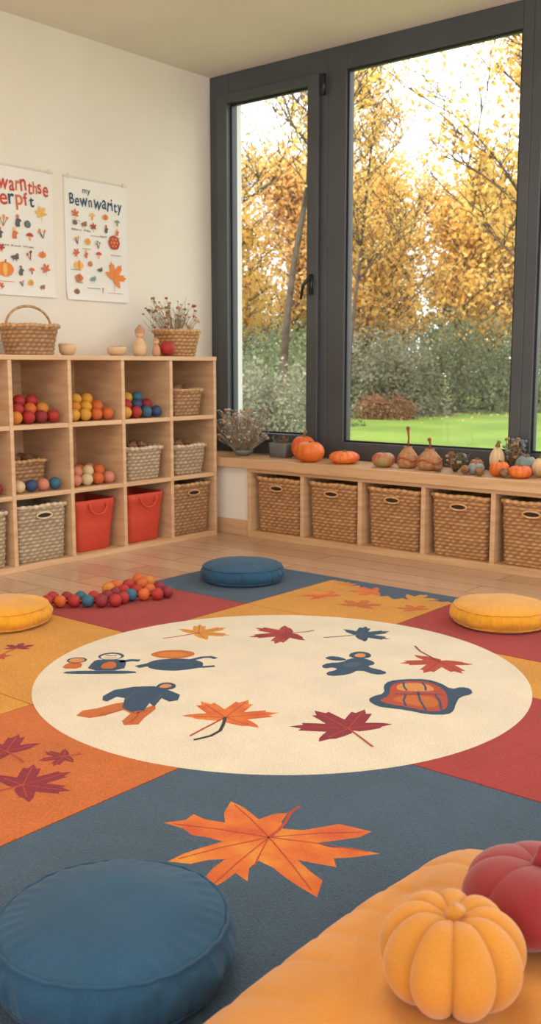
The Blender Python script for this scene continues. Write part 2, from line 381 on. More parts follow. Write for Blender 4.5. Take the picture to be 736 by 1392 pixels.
# ---------- pumpkins
M_stem=mat('dry_stem',(150,120,72),(110,84,48),.85,30)
def pumpkin(name,loc,R_,H,M,n=10,stem=M_stem,sh=.03,sr=.012,depth=.11,label='',cat='pumpkin',group=None,rz=0,tilt=0,dim=.35,seg=None,power=.6):
    root=thing(name,loc,label,cat,group,rz)
    b=MB(); prof=[]; K=28
    for i in range(K+1):
        ph=-math.pi/2+math.pi*i/K; rho=math.cos(ph)**.85 if i not in(0,K) else 0
        z=math.sin(ph)*H/2*(1-dim*math.exp(-(rho/.33)**2))
        prof.append((rho*R_,z+H/2))
    zmin=min(p[1] for p in prof)
    prof=[(r,z-zmin) for r,z in prof]
    def fn(r,z,a):
        g=abs(math.cos(n*a/2))**power; k=1-depth*(1-g); zc=H/2-zmin
        return (r*k, zc+(z-zc)*(1-depth*.6*(1-g)*min(1,r/(R_*.3))))
    b.rev(prof,seg or n*8,fn=fn); part(root,b.build('body',M,True))
    zt=prof[-1][1]-.004
    b=MB(); b.tube([(0,0,zt),(0.002,0,zt+sh*.5),(.3*sh,.1*sh,zt+sh)],[sr*1.3,sr*.8,sr*.95],8)
    part(root,b.build('stem',stem,True),'dry woody stem' if stem is M_stem else 'fabric stem')
    root.rotation_euler=(0,tilt,rz); return root
M_or=mat('pumpkin_orange',(222,118,36),(206,98,28),.5,6); M_or2=mat('pumpkin_deep_orange',(208,84,34),(226,120,40),.5,6)
M_rg=mat('pumpkin_red_green',(190,76,50),(150,136,80),.5,9); M_gr=mat('gourd_bluegrey',(110,128,130),(140,148,138),.6,9)
M_cr=mat('gourd_cream',(220,190,144),(200,160,112),.6,9); M_tan=mat('straw_tan',(190,142,96),(160,110,72),.8,40,.4,120)
M_bas=mat('planter_grey',(104,104,102),(122,120,114),.7,12)
Z=.486
pumpkin('pumpkin',(-3.715,4.81,Z),.075,.15,M_or2,label='small orange pumpkin with a tall dry stem on the bench',sh=.05,sr=.01,dim=.2)
pumpkin('pumpkin',(-3.563,4.675,Z),.086,.13,M_or,label='smooth round orange pumpkin on the window bench',sh=.015,depth=.05,dim=.2)
pumpkin('pumpkin',(-3.345,4.72,Z),.09,.08,M_or2,label='flattened deep orange pumpkin on the bench',sh=.018,n=12,depth=.08)
pumpkin('pumpkin',(-3.06,4.70,Z),.066,.09,M_rg,label='small red and green striped pumpkin',sh=.015,n=10,depth=.07)
pumpkin('pumpkin',(-2.335,4.68,Z),.052,.085,M_or,label='little orange pumpkin beside gourds on the bench',sh=.02)
pumpkin('pumpkin',(-2.215,4.67,Z),.062,.07,M_or2,label='small flat orange pumpkin beside dried decorations',sh=.02)
pumpkin('gourd',(-2.47,4.68,Z),.048,.065,M_gr,label='small blue-grey gourd on the bench',cat='gourd',n=8,sh=.012)
pumpkin('gourd',(-2.25,4.81,Z),.06,.11,M_gr,label='blue-grey upright gourd near the window',cat='gourd',n=8,sh=.03)
pumpkin('gourd',(-2.41,4.80,Z),.042,.12,M_cr,label='cream gourd standing by the window',cat='gourd',n=8,sh=.03,dim=-.2)
pumpkin('gourd',(-2.53,4.80,Z),.04,.075,M_rg,label='small mottled red-green gourd in the cluster',cat='gourd',n=8,sh=.02)
pumpkin('gourd',(-2.145,4.76,Z),.045,.10,M_cr,label='small tan gourd in the cluster',cat='gourd',n=8,sh=.03,dim=0)
for i,(x,y,r,M,l) in enumerate(((-2.02,4.70,.07,M_or,'round orange pumpkin further along the bench'),(-1.85,4.78,.06,M_cr,'cream pumpkin further along the bench'))):
    pumpkin('pumpkin',(x,y,Z),r,r*1.3,M,label=l,sh=.02)
for k,(x,y) in enumerate(((-2.41,4.625),(-2.53,4.64),(-2.29,4.60),(-2.66,4.63))): cone((x,y,Z+.024),(1.5,0,k*1.3),.75,'lying on the window bench','pinecones on the bench')
def strawvase(loc,R_,h,stick,label):
    root=thing('straw_vase',loc,label,'vase')
    b=MB(); P=[(0,0),(.7*R_,0),(.95*R_,.12*h),(R_,.35*h),(.86*R_,.6*h),(.5*R_,.85*h),(.34*R_,.95*h),(.42*R_,h),(.3*R_,h*1.0),(.26*R_,h*.9)]
    b.rev(P,40,fn=lambda r,z,a:(r*(1+.05*math.cos(14*a)),z)); part(root,b.build('body',M_tan,True))
    b=MB(); b.tube([(R_*.97*math.cos(t),R_*.97*math.sin(t),.42*h+.01*math.sin(3*t)) for t in [2*math.pi*k/32 for k in range(32)]],.006,6,closed=True)
    part(root,b.build('band',mat('rust_cord',(170,84,48),None,.8),True))
    b=MB(); b.tube([(0,0,.88*h),(.004,0,h+stick*.5),(-.004,.003,h+stick)],[.006,.005,.009],8); b.sphere((-.004,.003,h+stick),.011)
    part(root,b.build('stick',mat('rust_stick',(150,74,50),(120,60,40),.8),True))
strawvase((-2.925,4.74,Z),.058,.12,.10,'small straw-coloured bottle vase with a rust stick on the bench')
strawvase((-2.775,4.72,Z),.068,.115,.05,'round straw vase with short neck on the bench')
def bouquet(root,n,h,spread,cols,z0,heads=True,twc=((140,112,82),(110,86,62)),rb=.01,off=(0,0),hp=1.0,curl=.02):
    b=MB(); hb=[MB() for _ in cols]
    for i in range(n):
        a=random.random()*6.28; s=spread*math.sqrt(random.random()); hh=h*random.uniform(.35,1)
        x,y=s*math.cos(a)+off[0]*hh/h,s*math.sin(a)+off[1]*hh/h
        cx_,cy2=random.uniform(-curl,curl),random.uniform(-curl,curl)
        P=[(x*.15,y*.15,z0),(x*.4+cx_*.4,y*.4+cy2*.4,z0+hh*.4),(x*.75+cx_,y*.75+cy2,z0+hh*.75),(x+cx_*.3,y,z0+hh)]
        b.tube(P,[.0022,.002,.0016,.0011],5)
        if random.random()<.6: b.tube([P[2],(P[2][0]+random.uniform(-.03,.03),P[2][1]+random.uniform(-.03,.03),P[2][2]+.035)],[.0013,.0008],4)
        if heads and random.random()<hp:
            k=random.randrange(len(cols)); r=random.uniform(.5,1.2)*rb
            for q in range(5):
                ang=q*1.256; hb[k].sphere((P[-1][0]+r*.7*math.cos(ang),P[-1][1]+r*.7*math.sin(ang),P[-1][2]),r*.55,7,5,sc=(1,1,random.uniform(.7,1.8)))
            if random.random()<.5: hb[k].sphere(P[2],r*.7,7,5)
    part(root,b.build('dried_stems',mat('twigs%d'%twc[0][0],twc[0],twc[1],.85,40),True),kind='stuff')
    for k,c in enumerate(cols):
        if hb[k].v: part(root,hb[k].build('dried_flower_heads',mat('dried_'+'_'.join(map(str,c)),c,tuple(int(q*.8) for q in c),.9,60),True),kind='stuff')
t=thing('dried_bouquet',(-4.15,4.745,Z),'loose bunch of grey-green and rust dried flowers on the bench corner','dried flowers')
bouquet(t,260,.29,.18,[(170,176,166),(214,204,184),(176,110,76),(146,156,152),(210,166,124)],.0,rb=.010,hp=.6,curl=.035,twc=((176,158,130),(140,128,108)))
part(t,MB().rev([(0,0),(.04,0),(.06,.02),(.065,.035),(.058,.037),(.05,.02),(0,.01)],32).build('bowl',M_bas,True),'shallow grey bowl')
t=thing('planter_box',(-3.885,4.80,Z),'small dark grey rectangular planter with dried sprigs','planter')
b=MB()
b.rings([[(x*k,y*k,z) for x,y,_,_ in rrect(.14,.09,.012,48)] for z,k in ((0,.88),(.085,1),(.088,.98),(.088,.9),(.03,.86))]); part(t,b.build('body',M_bas,True))
bouquet(t,30,.11,.06,[(96,110,80),(170,120,80)],.03,rb=.007,hp=.6)
t=thing('dried_sprigs',(-2.62,4.73,Z),'low heap of green and rust dried sprigs and acorns','dried flowers')
bouquet(t,70,.10,.065,[(92,104,82),(150,96,60),(178,160,130)],0,rb=.010,hp=.7)
t=thing('dried_sprigs',(-2.335,4.86,Z),'blue-grey dried thistles standing by the window','dried flowers')
bouquet(t,60,.19,.065,[(124,140,148),(150,140,114),(190,150,100)],0,rb=.010,hp=.7)
t=thing('dried_bouquet',(-4.36,4.37,1.108),'bunch of dried twigs, wheat and rust flowers in a basket','dried flowers')
bouquet(t,95,.28,.17,[(206,146,86),(170,96,60),(220,190,140),(150,120,88)],.06,rb=.010,off=(0,-.07),hp=.6,curl=.04,twc=((176,136,96),(140,104,72)))
M_pale=mat('pale_wood',(224,188,146),(208,168,122),.55,8,stretch=(1,1,4)); M_pale2=mat('rose_wood',(206,150,112),(190,132,96),.55,8,stretch=(1,1,4))
def bowl(loc,r,h,label):
    root=thing('wooden_bowl',loc,label,'bowl')
    part(root,MB().rev([(0,0),(.6*r,0),(.9*r,.3*h),(r,.8*h),(.96*r,h),(.9*r,h),(.85*r,.4*h),(0,.15*h)],36).build('body',M_pale,True))
    b=MB()
    for k in range(7):
        a=k*.9; b.sphere((.45*r*math.cos(a),.45*r*math.sin(a),h*.8),r*.27,10,8)
    part(root,b.build('filling',mat('hazelnuts',(190,130,80),(160,100,60),.6,20),True),'brown nuts',kind='stuff')
bowl((-4.36,3.525,1.106),.05,.065,'small turned pale wooden bowl filled with nuts')
bowl((-4.33,3.855,1.106),.055,.05,'low pale wooden bowl with nuts on the shelf')
def pegdoll(loc,s,label,Mb=None,hr=.028,w=1):
    root=thing('peg_doll',loc,label,'wooden figure')
    part(root,MB().rev([(0,0),(.030*s*w,0),(.038*s*w,.02*s),(.039*s*w,.05*s),(.030*s*w,.085*s),(.018*s*w,.105*s),(.013*s,.115*s)],32).build('body',Mb or M_pale,True))
    b=MB(); b.sphere((0,0,.135*s),hr*s,20,14); part(root,b.build('head',M_pale,True))
    b=MB(); b.rev([(hr*s*1.02,.138*s),(hr*s*.98,.148*s),(hr*s*.6,.162*s),(.002,.178*s)],20); part(root,b.build('hat',M_pale2,True),'pointed rose-brown cap')
pegdoll((-4.33,4.035,1.106),.95,'pale turned wooden gnome figure with cap',w=1.15); pegdoll((-4.26,4.10,1.106),.62,'short wooden gnome figure',M_pale2); pegdoll((-4.42,4.12,1.106),1.05,'wooden gnome figure beside dried twigs',M_pale2)
t=thing('toy_apple',(-4.255,4.185,1.106),'red wooden apple beside the flower basket','toy apple')
part(t,MB().rev([(0,.012),(.02,0),(.038,.02),(.045,.045),(.038,.075),(.018,.083),(0,.072)],32).build('body',BM['red'],True))
part(t,MB().tube([(0,0,.07),(.003,0,.09)],.003,6).build('stem',M_stem,True))

# ---------- posters
M_paper=mat('poster_paper',(234,229,220),(228,223,213),.8,3)
INK={k:mat('ink_'+k,c,None,.8) for k,c in {'red':(200,76,56),'blue':(44,76,104),'orange':(226,134,58),'yellow':(232,182,98),'brown':(160,112,80),'dark':(96,92,92),'green':(134,150,112),'crimson':(178,70,62),'teal':(120,156,158),'rust':(208,112,74)}.items()}
POL=[(0,1.0),(7,.80),(12,.84),(17,.62),(24,.46),(28,.42),(35,.60),(40,.80),(46,.76),(53,.98),(59,.78),(65,.84),(71,.60),(81,.40),(91,.52),(99,.66),(107,.78),(113,.58),(121,.52),(136,.34),(160,.22),(176,.12)]
def leafpts(r,rot=0,sx=1):
    pts=[(math.radians(a),q) for a,q in POL]; full=pts+[(-a,q) for a,q in reversed(pts[1:])]
    return [(r*sx*q*math.sin(a)*math.cos(rot)-r*q*math.cos(a)*math.sin(rot), r*sx*q*math.sin(a)*math.sin(rot)+r*q*math.cos(a)*math.cos(rot)) for a,q in full]
def blob(r,n=18,j=.15,sx=1,sy=1,seed=0):
    rr=random.Random(seed); return [(sx*r*(1+rr.uniform(-j,j))*math.cos(2*math.pi*k/n),sy*r*(1+rr.uniform(-j,j))*math.sin(2*math.pi*k/n)) for k in range(n)]
def smooth(pts,it=2):
    for _ in range(it):
        q=[]
        for i,p in enumerate(pts):
            n_=pts[(i+1)%len(pts)]; q+=[(.75*p[0]+.25*n_[0],.75*p[1]+.25*n_[1]),(.25*p[0]+.75*n_[0],.25*p[1]+.75*n_[1])]
        pts=q
    return pts
def charmesh(ch,size,bold):
    c=bpy.data.curves.new('t','FONT'); c.body=ch; c.size=size; c.offset=bold
    o=bpy.data.objects.new('t',c); COL.objects.link(o); dg=bpy.context.evaluated_depsgraph_get(); dg.update()
    me=bpy.data.meshes.new_from_object(o.evaluated_get(dg)); bpy.data.objects.remove(o)
    V=[tuple(v.co) for v in me.vertices]; F=[tuple(p.vertices) for p in me.polygons]; bpy.data.meshes.remove(me); return V,F
def lettering(txt,size,bold,width,jit,rr,inks,tall=1.0):
    b=MB(); x=0
    for i,ch in enumerate(txt):
        if ch==' ': x+=size*.35; continue
        V,F=charmesh(ch,size*(1+jit*rr.uniform(-1,1)),bold); xs=[v[0] for v in V]; a=jit*rr.uniform(-.9,.9); dy=size*jit*rr.uniform(-.4,.4); w=max(xs)-min(xs)
        b.add([(0,x+(v[0]-min(xs))*math.cos(a)-v[1]*math.sin(a),(v[1]*math.cos(a)+v[0]*math.sin(a))*tall+dy) for v in V],F,inks[i%len(inks)]); x+=w+size*.07
    k=width/x; b.v=[(p[0],p[1]*k,p[2]) for p in b.v]; return b
def poster(y0,y1,z0,z1,label,lines,shapes,seed):
    rr=random.Random(seed); w,h=y1-y0,z1-z0; root=thing('poster',(LW+.002,y0,z0),label,'poster')
    b=MB(); n=14
    V=[];F=[]
    for j in range(n+1):
        for i in range(n+1):
            fy,fz=i/n,j/n; cur=.006*max(0,(.12-fz)/.12)**2*(1+abs(fy-.5)*2)
            V.append((.0015+cur,fy*w,fz*h))
    for j in range(n):
        for i in range(n): F.append((j*(n+1)+i,j*(n+1)+i+1,(j+1)*(n+1)+i+1,(j+1)*(n+1)+i))
    b.add(V,F); part(root,b.build('paper',M_paper,True))
    b=MB(); b.box(0,.006,-.004,w+.004,h-.006,h+.004); part(root,b.build('hanging_strip',mat('strip_white',(214,206,192),None,.6)))
    for cy_ in (.03,w-.03):
        b=MB(); b.box(.005,.012,cy_-.006,cy_+.006,h-.012,h+.012); part(root,b.build('clip',M_rope,bevel=.001))
    inks=list(INK.keys())
    for (txt,fx,fz,size,cs,bold,wd,jit) in lines:
        b=lettering(txt,size,bold,wd*w,jit,rr,[inks.index(c) for c in cs],1.0 if size<.03 else 1.15); b.v=[(.0045,p[1]+fx*w,p[2]+(1-fz)*h) for p in b.v]
        part(root,b.build('lettering',[INK[k] for k in inks]))
    b=MB()
    for (kind,fx,fz,r,c,c2) in shapes:
        fx+=rr.uniform(-.025,.025); fz+=rr.uniform(-.012,.012)
        ox,oz=fx*w,(1-fz)*h
        def put(pts,ci,lay=0,dx=0,dz=0): b.ngon([(.0078+lay*.0006,ox+p[0]+dx,oz+p[1]+dz) for p in pts],inks.index(ci))
        if kind=='leaf': put(leafpts(r*1.1,rr.uniform(-.7,.7)),c); put([(-.0012,-r*.9),(.0012,-r*.9),(.001,r*.5),(-.001,r*.5)],c2,1)
        elif kind=='disc':
            put(blob(r,16,.07),c)
            for a in range(6): put(blob(r*.18,8,.0),c2,1,r*.55*math.cos(a*1.047),r*.55*math.sin(a*1.047))
            put(blob(r*.22,8,0),c2,1)
        elif kind=='shroom': put([(r*math.cos(t),r*.8*math.sin(t)) for t in [math.pi*k/10 for k in range(11)]],c); put(smooth([(-r*.25,-r),(r*.25,-r),(r*.2,0),(-r*.2,0)],1),c2,1)
        elif kind=='fig':
            v_=rr.randrange(3)
            if v_==0:
                put(smooth([(-r*.5,-r*.9),(-r*.3,r*.4),(r*.2,r*.5),(r*.9,r*.1),(r*.4,-.1*r),(r*.5,-r*.9)],1),c); put(blob(r*.3,10,.1),c2,1,0,r*.75)
            elif v_==1:
                for q in range(3):
                    a=rr.uniform(-.8,.8); L_=r*rr.uniform(.9,1.4); put([(-.0022,-r),(.0022,-r),(.0022+L_*math.sin(a),-r+L_*math.cos(a)*1.3),(-.0022+L_*math.sin(a),-r+L_*math.cos(a)*1.3)],c,q*.2); put(blob(r*.24,8,.2),c2,1,L_*math.sin(a),-r+L_*math.cos(a)*1.3)
            else:
                put(smooth(blob(r*.75,9,.3,1.1,.6,int(fx*999)),1),c,0,0,-r*.3); put(blob(r*.32,9,.15),c,1,r*.5,r*.15); put(blob(r*.14,8,0),c2,2,r*.55,r*.2)
                put([(-r*.5,-r),(-r*.35,-r),(-r*.35,-r*.5),(-r*.5,-r*.5)],c,.3); put([(r*.2,-r),(r*.35,-r),(r*.35,-r*.5),(r*.2,-r*.5)],c,.3)
        elif kind=='pump': put(blob(r,18,.04,1.2,.85),c); put(blob(r*.5,12,0,.6,1.6),c2,1); put([(-r*.1,r*.7),(r*.15,r*.7),(r*.2,r*1.1),(-r*.0,r*1.1)],'brown',2)
        elif kind=='line': put([(-r,-.0012),(r,-.0012),(r,.0012),(-r,.0012)],c)
    part(root,b.build('illustrations',[INK[k] for k in inks]),kind='stuff')
    return root
S2=[('leaf',.15,.31,.032,'rust','brown'),('shroom',.42,.30,.022,'yellow','orange'),('pump',.64,.29,.018,'orange','rust'),('shroom',.82,.32,.02,'green','brown'),
  ('pump',.15,.38,.014,'dark','brown'),('fig',.30,.37,.026,'brown','orange'),('leaf',.45,.40,.028,'crimson','dark'),('fig',.62,.38,.024,'dark','red'),('fig',.80,.40,.022,'rust','yellow'),
  ('fig',.16,.50,.03,'dark','yellow'),('disc',.34,.52,.02,'yellow','rust'),('fig',.52,.52,.026,'brown','teal'),('disc',.78,.50,.042,'crimson','orange'),
  ('line',.78,.59,.04,'dark','dark'),('leaf',.14,.62,.03,'rust','brown'),('fig',.32,.62,.024,'rust','yellow'),('shroom',.5,.62,.022,'red','yellow'),
  ('pump',.18,.71,.028,'yellow','orange'),('disc',.37,.70,.015,'crimson','yellow'),('fig',.5,.72,.022,'dark','orange'),('leaf',.76,.79,.09,'orange','red'),
  ('pump',.18,.81,.024,'rust','brown'),('fig',.40,.81,.026,'teal','yellow'),('pump',.16,.92,.018,'brown','dark'),('line',.4,.90,.05,'dark','dark'),('line',.75,.93,.06,'brown','dark'),('fig',.54,.90,.016,'brown','rust'),
  ('line',.15,.35,.03,'dark','dark'),('line',.45,.45,.04,'brown','dark'),('line',.3,.57,.03,'dark','dark'),('line',.16,.76,.04,'dark','dark')]
poster(3.715,4.187,1.427,2.112,'white hanging poster with dark blue lettering and autumn drawings',
 [('Bewnwarity',.08,.225,.085,['blue'],.0012,.84,.18),('my',.28,.115,.045,['dark'],.0004,.13,.15),
  ('Blatt Pilz',.10,.43,.016,['dark'],.0,.30,.02),('Igel Apfel',.55,.46,.016,['dark'],0,.32,.02),('Nuss',.14,.86,.016,['dark'],0,.12,.02)],S2,1)
poster(3.163,3.635,1.43,2.112,'white hanging poster with rust red lettering and rows of autumn figures',
 [('Bewarnthse',.04,.185,.095,['red','rust','red'],.0016,.90,.18),('Herpft',.12,.30,.085,['rust','red','blue'],.0014,.62,.18),('Baum Kind Wald',.2,.62,.016,['dark'],0,.5,.02)],
 [('leaf',.80,.35,.045,'yellow','orange'),('fig',.30,.42,.034,'brown','orange'),('fig',.46,.41,.034,'dark','rust'),('disc',.62,.43,.02,'dark','teal'),
  ('fig',.25,.53,.03,'dark','red'),('fig',.44,.53,.032,'rust','yellow'),('shroom',.62,.54,.024,'crimson','yellow'),('fig',.82,.50,.03,'blue','orange'),
  ('leaf',.24,.65,.024,'crimson','red'),('fig',.45,.68,.03,'dark','rust'),('fig',.63,.68,.03,'crimson','brown'),('pump',.82,.66,.02,'orange','rust'),
  ('pump',.30,.79,.046,'orange','yellow'),('fig',.52,.80,.028,'dark','brown'),('shroom',.68,.79,.02,'rust','brown'),('leaf',.84,.78,.036,'rust','brown'),
  ('line',.3,.9,.05,'rust','dark'),('fig',.5,.90,.02,'dark','rust'),('disc',.66,.90,.018,'yellow','red'),('fig',.82,.91,.022,'brown','yellow'),('leaf',.2,.93,.022,'rust','brown')],2)

# ---------- rug
def carpet(name,c,k=.80,c2=None,c3=None):
    m=bpy.data.materials.new(name); m.use_nodes=True; nt=m.node_tree; N=nt.nodes; L=nt.links
    b=N['Principled BSDF']; b.inputs['Roughness'].default_value=.95; b.inputs['Specular IOR Level'].default_value=.15; b.inputs['Sheen Weight'].default_value=.1
    tc=N.new('ShaderNodeTexCoord')
    n=N.new('ShaderNodeTexNoise'); n.inputs['Scale'].default_value=300; n.inputs['Detail'].default_value=2
    n3=N.new('ShaderNodeTexNoise'); n3.inputs['Scale'].default_value=5; n3.inputs['Detail'].default_value=4
    for q in (n,n3): L.new(tc.outputs['Object'],q.inputs['Vector'])
    r=N.new('ShaderNodeValToRGB'); r.color_ramp.elements[0].position=.33; r.color_ramp.elements[1].position=.67
    r.color_ramp.elements[0].color=lin(tuple(int(x*k) for x in c)); r.color_ramp.elements[1].color=lin(tuple(min(255,int(x*1.07)) for x in c))
    ma=N.new('ShaderNodeMath'); ma.operation='MULTIPLY_ADD'; ma.inputs[1].default_value=.22
    mb=N.new('ShaderNodeMath'); mb.operation='MULTIPLY'; mb.inputs[1].default_value=.78
    L.new(n.outputs['Fac'],mb.inputs[0]); L.new(n3.outputs['Fac'],ma.inputs[0]); L.new(mb.outputs[0],ma.inputs[2]); L.new(ma.outputs[0],r.inputs['Fac'])
    if c2:
        n5=N.new('ShaderNodeTexNoise'); n5.inputs['Scale'].default_value=9; n5.inputs['Detail'].default_value=4; L.new(tc.outputs['Object'],n5.inputs['Vector'])
        r5=N.new('ShaderNodeValToRGB'); r5.color_ramp.elements[0].position=.30; r5.color_ramp.elements[0].color=lin(c3 or c); r5.color_ramp.elements[1].position=.66; r5.color_ramp.elements[1].color=lin(c2)
        e=r5.color_ramp.elements.new(.48); e.color=lin(c); L.new(n5.outputs['Fac'],r5.inputs['Fac'])
        mx=N.new('ShaderNodeMix'); mx.data_type='RGBA'; mx.blend_type='MIX'; mx.inputs[0].default_value=.7; L.new(r.outputs['Color'],mx.inputs[6]); L.new(r5.outputs['Color'],mx.inputs[7]); L.new(mx.outputs[2],b.inputs['Base Color'])
    else: L.new(r.outputs['Color'],b.inputs['Base Color'])
    bp=N.new('ShaderNodeBump'); bp.inputs['Strength'].default_value=.8; bp.inputs['Distance'].default_value=.005
    L.new(n.outputs['Fac'],bp.inputs['Height']); L.new(bp.outputs[0],b.inputs['Normal']); return m
RC={'blue':(68,88,106),'orange':(198,104,42),'yellow':(212,146,54),'red':(166,56,50),'cream':(222,208,182),'crimson':(140,38,50),'lorange':(216,126,46),'navy':(46,74,98),'dred':(182,72,44),'dark':(50,46,48),'skin':(218,144,78),'base':(60,52,48),'leafmix':(214,112,42),'crimmix':(146,40,50)}
rk=list(RC); RM=[carpet('carpet_'+k,c,.88 if k=='cream' else .8,{'leafmix':(192,74,42),'crimmix':(182,70,48)}.get(k),{'leafmix':(226,158,56)}.get(k)) for k,c in RC.items()]; ri={k:i for i,k in enumerate(rk)}
b=MB()
tiles=[(-3.45,-2.8,3.22,3.92,'blue'),(-2.8,-2.1,3.22,3.92,'yellow'),(-2.1,-1.4,3.22,3.92,'red'),(-1.4,-.7,3.22,3.92,'yellow'),
 (-3.45,-2.8,2.55,3.22,'red'),(-2.8,-2.1,2.55,3.22,'yellow'),(-2.1,-.9,2.85,3.22,'yellow'),(-.9,-.2,2.85,3.22,'orange'),(-2.1,-.2,2.15,2.85,'red'),
 (-3.45,-2.45,1.8,2.55,'yellow'),(-2.45,-2.1,1.8,2.55,'yellow'),(-2.1,-1.75,1.8,2.15,'blue'),(-3.15,-2.45,1.1,1.8,'yellow'),(-2.45,-1.75,1.1,1.8,'orange'),
 (-2.45,-1.75,.4,1.1,'red'),(-1.75,-.2,.35,2.15,'blue')]
b.box(-3.44,-.71,2.56,3.91,0,.006,ri['base']); b.box(-3.14,-.21,.41,2.56,0,.006,ri['base'])
for x0,x1,y0,y1,c in tiles:
    g=.002; b.box(x0+g,x1-g,y0+g,y1-g,.0005,.012,ri[c])
CX,CY=-2.034,2.516; n=128
b.rings([[(CX+r*math.cos(2*math.pi*k/n),CY+r*math.sin(2*math.pi*k/n),z) for k in range(n)] for r,z in ((.823,.011),(.823,.0125),(.821,.0130))],ri['cream'],False,True)
def pr(u,v,pts,c,lay=0,sm=0):
    w0=R(u,v); z=(.0132 if (w0[0]-CX)**2+(w0[1]-CY)**2<.66 and v!=0 else .0122)+.00022*lay
    if sm: pts=smooth(pts,sm)
    b.ngon([(*R(u+p[0],v+p[1]),z) for p in pts],ri[c])
def strip(u,v,path,w,c,lay=1):
    L_=[];Rr=[]
    for i,p in enumerate(path):
        q=path[min(i+1,len(path)-1)]; o_=path[max(i-1,0)]; dx,dy=q[0]-o_[0],q[1]-o_[1]; l=math.hypot(dx,dy); nx,ny=-dy/l,dx/l
        L_.append((p[0]+nx*w,p[1]+ny*w)); Rr.append((p[0]-nx*w,p[1]-ny*w))
    pr(u,v,L_+Rr[::-1],c,lay)
def lf(u,v,r,rot,c,stemc,stem=None,sx=1.0,vein=True):
    pr(u,v,leafpts(r,rot,sx),c)
    if vein:
      for a,q in ((0,.85),(53,.8),(-53,.8),(107,.55),(-107,.55)):
        t=math.radians(a); x,y=r*q*sx*math.sin(t),r*q*math.cos(t)
        strip(u,v,[(0,0),(x*math.cos(rot)-y*math.sin(rot),x*math.sin(rot)+y*math.cos(rot))],.0016,stemc,2)
    st=stem or [(0,0),(-.02*math.cos(rot)+r*.55*math.sin(rot),-r*.55*math.cos(rot)),(r*.95*math.sin(rot)-.03,-r*.95*math.cos(rot))]
    strip(u,v,st,.0036,stemc,3)
lf(-.283,3.772,.135,-.9,'yellow','dred')
lf(.0635,3.765,.155,1.9,'crimmix','crimson')
lf(.35,3.75,.13,-1.2,'navy','blue')
lf(.60,3.39,.15,2.6,'dred','crimson',stem=[(0,0),(-.05,.13),(-.06,.2)])
lf(-.135,2.83,.17,-.4,'leafmix','dred'); strip(-.135,2.83,[(0,0),(-.003,-.06),(-.01,-.11),(-.035,-.15),(-.08,-.18)],.005,'dark',4)
lf(.225,2.74,.175,.55,'crimson','dred')
lf(-.72,2.57,.13,.9,'crimson','dred'); lf(-.555,2.535,.07,2,'crimson','dred'); lf(-.62,2.35,.135,-.9,'crimson','dred'); lf(-.94,3.57,.07,0,'crimson','dred',vein=False); lf(-.97,3.45,.055,1,'dred','dred',vein=False)
lf(-.66,4.3,.09,-1,'crimson','dred',vein=False)
BL=[(222,1125),(252,1121),(262,1112),(278,1120),(306,1125),(304,1110),(313,1092),(330,1101),(343,1112),(352,1120),(372,1112),(392,1110),(383,1124),(385,1134),(412,1136),(440,1131),(462,1127),(505,1138),(488,1146),(452,1151),(428,1154),(450,1160),(474,1160),(514,1168),(474,1173),(452,1174),(455,1185),(425,1180),(404,1176),(420,1190),(436,1201),(428,1220),(405,1208),(388,1198),(372,1186),(352,1177),(340,1186),(338,1202),(322,1192),(306,1203),(284,1213),(282,1198),(292,1186),(308,1175),(286,1176),(262,1181),(232,1178),(252,1168),(276,1160),(304,1152),(282,1146),(262,1143),(250,1134)]
def bl(p): return ((p[0]-368)*(.00163-.0000016*(p[1]-1158)),2.033-.0034*(p[1]-1158))
B1=[bl(p) for p in BL]; pr(0,0,B1,'leafmix')
for tip,k in (((222,1125),.9),((313,1092),.9),((505,1138),.9),((514,1168),.9),((428,1220),.9),((284,1213),.9),((232,1178),.9),((338,1200),.7)):
    t=bl(tip); s0=bl((366,1146)); m_=((s0[0]+t[0])/2,(s0[1]+t[1])/2+.006); strip(0,0,[s0,m_,(s0[0]+(t[0]-s0[0])*k,s0[1]+(t[1]-s0[1])*k)],.0016,'dred',2)
strip(0,0,[bl((366,1146)),bl((378,1137)),bl((388,1126)),bl((396,1110)),bl((408,1100))],.004,'dred',3)
# figures
u,v=-.62,3.40
pr(u-.07,v+.01,blob(.036,14,.0),'navy',0) ; pr(u-.07,v+.008,blob(.028,14,.0),'skin',1)
pr(u-.07,v-.06,[(-.035,-.03),(.03,-.03),(.03,.03),(0,.05),(-.03,.03)],'orange',0,1)
u,v=-.575,3.36
pr(u,v+.10,blob(.046,16,.05),'navy',0,1); pr(u,v+.092,blob(.036,16,.05),'cream',1,1); pr(u,v,[(-.06,-.07),(.07,-.07),(.065,.03),(.05,.06),(-.04,.06),(-.055,.03)],'navy',1,1); strip(u,v,[(.04,.03),(.08,.05),(.11,.045)],.013,'navy')
pr(u+.01,v-.02,[(-.03,-.03),(.03,-.03),(.02,.05),(-.02,.05)],'orange',2,1); pr(u,v-.09,[(-.14,-.015),(-.05,-.02),(.12,-.015),(.11,.015),(.02,.02),(-.12,.015)],'navy',0,1); strip(u,v,[(-.02,.105),(.0,.10),(.02,.105)],.004,'dark',2); strip(u,v,[(-.022,.082),(.0,.075),(.022,.082)],.003,'dred',2)
u,v=-.335,3.36
